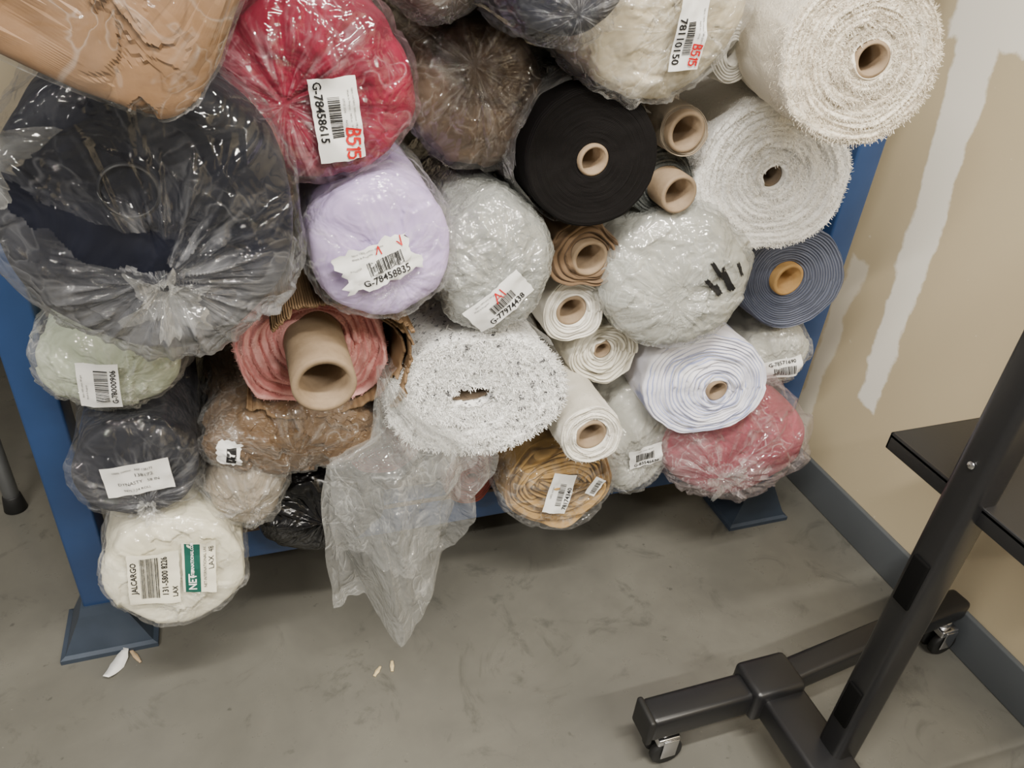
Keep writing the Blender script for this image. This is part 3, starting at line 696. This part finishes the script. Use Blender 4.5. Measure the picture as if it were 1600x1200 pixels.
# black plastic
P=new_roll(.088,.372,-.13,.138,.110,"black fabric roll in glossy black plastic",D=.06,q=2.5)
bag_roll(P,M['blackpl'],None,gather=(0,0),famp=.010,fgk=.02)
M['dred']=layered('dark_red_layers',(.20,.012,.016),(.08,.006,.008),10,.9)
P=new_roll(.225,.500,-.08,.074,.060,"dark red fabric roll behind the hanging plastic sheet",hx=.015,hz=.015)
open_roll(P,M['dred'])
P=new_roll(.29,.36,.03,.070,.075,"black fabric roll in glossy black plastic",D=.04)
bag_roll(P,M['blackpl'],None,famp=.008)
M['rust']=layered('rust_layers',(.16,.035,.025),(.07,.02,.015),10,.9)
P=new_roll(.425,.362,-.05,.062,.080,"rust brown fabric roll beside the mustard roll",hx=.015,hz=.015)
open_roll(P,M['rust'])
# top rolls
P=new_roll(.42,1.425,-.35,.092,.088,"very dark navy roll in shiny plastic",D=.04,q=3)
bag_roll(P,M['navy'],M['charbag'],gk=.008,amp=.008,xfac=.02)
P=new_roll(.30,1.40,-.2,.065,.065,"taupe roll in clear plastic",D=.05)
bag_roll(P,M['brown'],M['milky'],gk=.010,amp=.008,xfac=.02)

# hanging plastic sheet
def lerp_tab(tab,z):
    for (z1,a1),(z0,a0) in zip(tab,tab[1:]):
        if z<=z1 and z>=z0: return a0+(a1-a0)*(z-z0)/(z1-z0)
    return tab[0][1] if z>tab[0][0] else tab[-1][1]
Lf=[(.78,.190),(.70,.182),(.645,.165),(.612,.085),(.5,.075),(.38,.078),(.30,.085),(.26,.09)]
Rt=[(.78,.212),(.72,.245),(.67,.310),(.63,.385),(.60,.405),(.54,.395),(.5,.362),(.46,.365),(.38,.350),(.31,.330),(.26,.31)]
sh=thing('plastic_sheet',(.22,-.3,.265),"crumpled translucent plastic sheet hanging from the speckled roll",'plastic sheet')
parts=[]
for lay,(yo,ks,zb) in enumerate(((0,1.0,.290),(.045,.88,.36))):
    n,m=150,160; vs=[];fs=[]
    for j in range(m+1):
        z0=.78-(.78-zb)*j/m
        a,b=lerp_tab(Lf,z0),lerp_tab(Rt,z0); c=(a+b)/2
        a=c+(a-c)*ks; b=c+(b-c)*ks
        a+=.012*noise.noise(V((z0*9,lay,1))); b+=.016*noise.noise(V((z0*9,lay,7)))
        hang=(j/m)
        for i in range(n+1):
            u=i/n
            # folds fan out from the upper left where the sleeve is bunched
            fan=u*(3.2-1.0*hang)+.5*z0+lay*5
            q0=V((fan,z0*1.1,lay)); f1=noise.noise(q0); f2=.35-abs(noise.noise(q0*2.1+V((4,2,1)))); f3=.3-abs(noise.noise(q0*4.3+V((1,7,3))))
            x=a+(b-a)*u+.030*hang*f1*math.sin(PI*u)
            fold=.095*hang**.4*f1+.075*hang**.35*f2+.026*hang**.3*f3
            cr=.009*planes(V((x*11,z0*9,lay*4+1)))+.003*planes(V((x*27,z0*24,lay*4+1)))
            z=z0+(.080*u*u-.020*math.sin(PI*u)+.035*f1+.012*f2)*hang**2
            y=yo-.03*math.sin(PI*u)*hang+fold+cr+ .06*(1-hang)**2
            vs.append(V((x-.22,y,z-.265)))
    for j in range(m):
        for i in range(n): k=j*(n+1)+i; fs.append([k,k+1,k+n+2,k+n+1])
    parts.append((vs,fs))
v,f=join(parts); mesh_obj('plastic_film',v,f,M['sheet'],sh)

# ------------------------------------------------------------------ TV stand
BK=simple('black_powder_coat',(.009,.009,.010),.36,0,.5,.1,150,.15,.0006)
BR=simple('black_rubber',(.010,.010,.010),.55,0,.4,.1)
CH=simple('chrome_steel',(.6,.6,.62),.2,1,.5,.05)
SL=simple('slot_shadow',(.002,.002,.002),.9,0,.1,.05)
ts=thing('television_stand',(.975,-.74,0),"black steel rolling television stand with tray shelf and casters",'television stand')
O=V((.975,-.74,0))
def tp(name,g,m,par=None,smooth=True):
    v,f=g; return mesh_obj(name,[p-O for p in v],f,m,par or ts,smooth=smooth)
col=tp('column',box_geo(.942,1.002,-.778,-.722,.10,1.75,.014),BK)
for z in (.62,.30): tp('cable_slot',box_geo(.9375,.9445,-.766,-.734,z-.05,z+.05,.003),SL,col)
tp('bolt',cyl_geo((.942,-.75,.86),(-1,0,0),.006,.004,16),CH,col)
def beam_geo(p0,p1,w,z0,z1,b=.012):
    p0,p1=V((*p0,0)),V((*p1,0)); d=p1-p0; L=d.length; a=math.atan2(d.y,d.x)
    v,f=box_geo(0,L,-w/2,w/2,z0,z1,b); R=Matrix.Rotation(a,3,'Z')
    return [R@q+p0 for q in v],f
for y,far in ((-.587,(1.525,-.515)),(-.91,(1.525,-.93))):
    lg=tp('leg',join([beam_geo((.64,y),(.93,y),.062,.105,.17),beam_geo((.90,y),far,.056,.112,.168)]),BK)
    tp('end_cap',box_geo(.632,.646,y-.033,y+.033,.102,.173,.006),BR,lg)
    for cx,cy in ((.69,y),(1.485,far[1]-.012)):
        cs=tp('caster',join([cyl_geo((cx,cy,.085),(0,0,1),.018,.024,20),box_geo(cx-.02,cx+.03,cy-.026,cy+.026,.07,.09,.004),box_geo(cx-.008,cx+.026,cy-.029,cy-.026,.03,.085,.001),box_geo(cx-.008,cx+.026,cy+.026,cy+.029,.03,.085,.001)]),CH,lg)
        tp('wheel',join([cyl_geo((cx+.01,cy-.024,.036),(0,1,0),.035,.018,28),cyl_geo((cx+.01,cy+.006,.036),(0,1,0),.035,.018,28)]),BR,cs)
    tp('joint_block',box_geo(.865,.985,y-.045,y+.045,.10,.185,.012),BK,lg)
tp('cross_beam',box_geo(.885,.985,-.90,-.59,.105,.165,.010),BK)
tp('shelf',join([box_geo(.968,1.42,-.94,-.588,.785,.797,.004),box_geo(.968,1.42,-.594,-.588,.765,.797,.002),box_geo(.968,.974,-.94,-.588,.765,.797,.002)]),BK)
tp('shelf_bracket',box_geo(1.0,1.2,-.78,-.72,.745,.785,.004),BK)

# ------------------------------------------------------------------ grey metal table leg
tb=thing('metal_table',(-1.0,.82,0),"grey metal table leg with black rubber foot",'table')
GM=simple('grey_metal',(.25,.26,.27),.4,.6,.5,.1)
OO=V((-1.0,.82,0))
def tt(name,g,m): v,f=g; return mesh_obj(name,[p-OO for p in v],f,m,tb)
for x,y in ((-.66,.52),(-1.3,.55),(-.68,1.1),(-1.3,1.1)):
    tt('leg',cyl_geo((x,y,.02),(0,0,1),.019,.71,24),GM); tt('rubber_foot',cyl_geo((x,y,0),(0,0,1),.028,.05,24,.022),BR)
tt('table_top',box_geo(-1.34,-.64,.50,1.14,.73,.755,.004),GM)

# ------------------------------------------------------------------ floor debris
def chip(name,x,y,L,W,T,a,mat,lab,cat,curl=.0):
    n=10; vs=[];fs=[]
    for i in range(n+1):
        u=i/n-.5; w=W*(.5-.25*abs(u)*2+.12*noise.noise(V((i*.7,x*9,y))))
        z=curl*(u*u*4)+.0005
        for s,zz in ((-w,0),(w,0),(w,T),(-w,T)): vs.append(V((u*L,s,z+zz)))
    for i in range(n):
        for k in range(4): fs.append([4*i+k,4*i+(k+1)%4,4*i+4+(k+1)%4,4*i+4+k])
    fs+=[[3,2,1,0],[4*n,4*n+1,4*n+2,4*n+3]]
    R=Matrix.Rotation(math.radians(a),3,'Z')
    o=mesh_obj(name,[R@v for v in vs],fs,mat,None,(x,y,.0005)); o['label']=lab; o['category']=cat
WD=simple('yellow_wood_chip',(.62,.50,.28),.7,0,.3,.1); 
chip('wood_chip',.172,-.237,.028,.010,.003,50,WD,"small yellow wood chip on the concrete floor",'wood chip')
chip('wood_chip',.206,-.232,.028,.010,.003,80,WD,"small yellow wood chip on the concrete floor",'wood chip')
chip('wood_chip',-.335,-.055,.05,.010,.003,-60,simple('splinter_wood',(.45,.33,.2),.7),"thin wood splinter beside the paper scrap",'wood chip')
chip('paper_scrap',-.370,-.072,.075,.032,.001,62,M['paper'],"torn white paper scrap by the rack foot",'paper scrap',curl=.012)

# ------------------------------------------------------------------ camera
F=V((.3077,.7812,-.5432));X=V((.9447,-.3188,.0768)).normalized()
Z=-F.normalized(); Yn=Z.cross(X).normalized(); Xn=Yn.cross(Z)
cam=bpy.data.cameras.new('camera'); cam.sensor_width=36; cam.lens=27; cam.clip_start=.02
co=bpy.data.objects.new('camera',cam); COL.objects.link(co)
co.matrix_world=Matrix((( Xn.x,Yn.x,Z.x,0),(Xn.y,Yn.y,Z.y,-1.333),(Xn.z,Yn.z,Z.z,1.5),(0,0,0,1)))
scn.camera=co

# ------------------------------------------------------------------ lights
def area(x,y,z,sx,sy,p,col=(1,.94,.84)):
    l=bpy.data.lights.new('ceiling_light','AREA'); l.shape='RECTANGLE'; l.size=sx; l.size_y=sy; l.energy=p; l.color=col
    o=bpy.data.objects.new('ceiling_light',l); o.location=(x,y,z); COL.objects.link(o)
area(.2,-1.3,2.75,1.2,.10,112)
area(1.0,-2.6,2.75,1.2,.10,98)
area(-1.3,-1.9,2.75,1.2,.10,98)
w=bpy.data.worlds.new('world'); scn.world=w; w.use_nodes=True
w.node_tree.nodes['Background'].inputs[0].default_value=(1,.95,.87,1); w.node_tree.nodes['Background'].inputs[1].default_value=.29
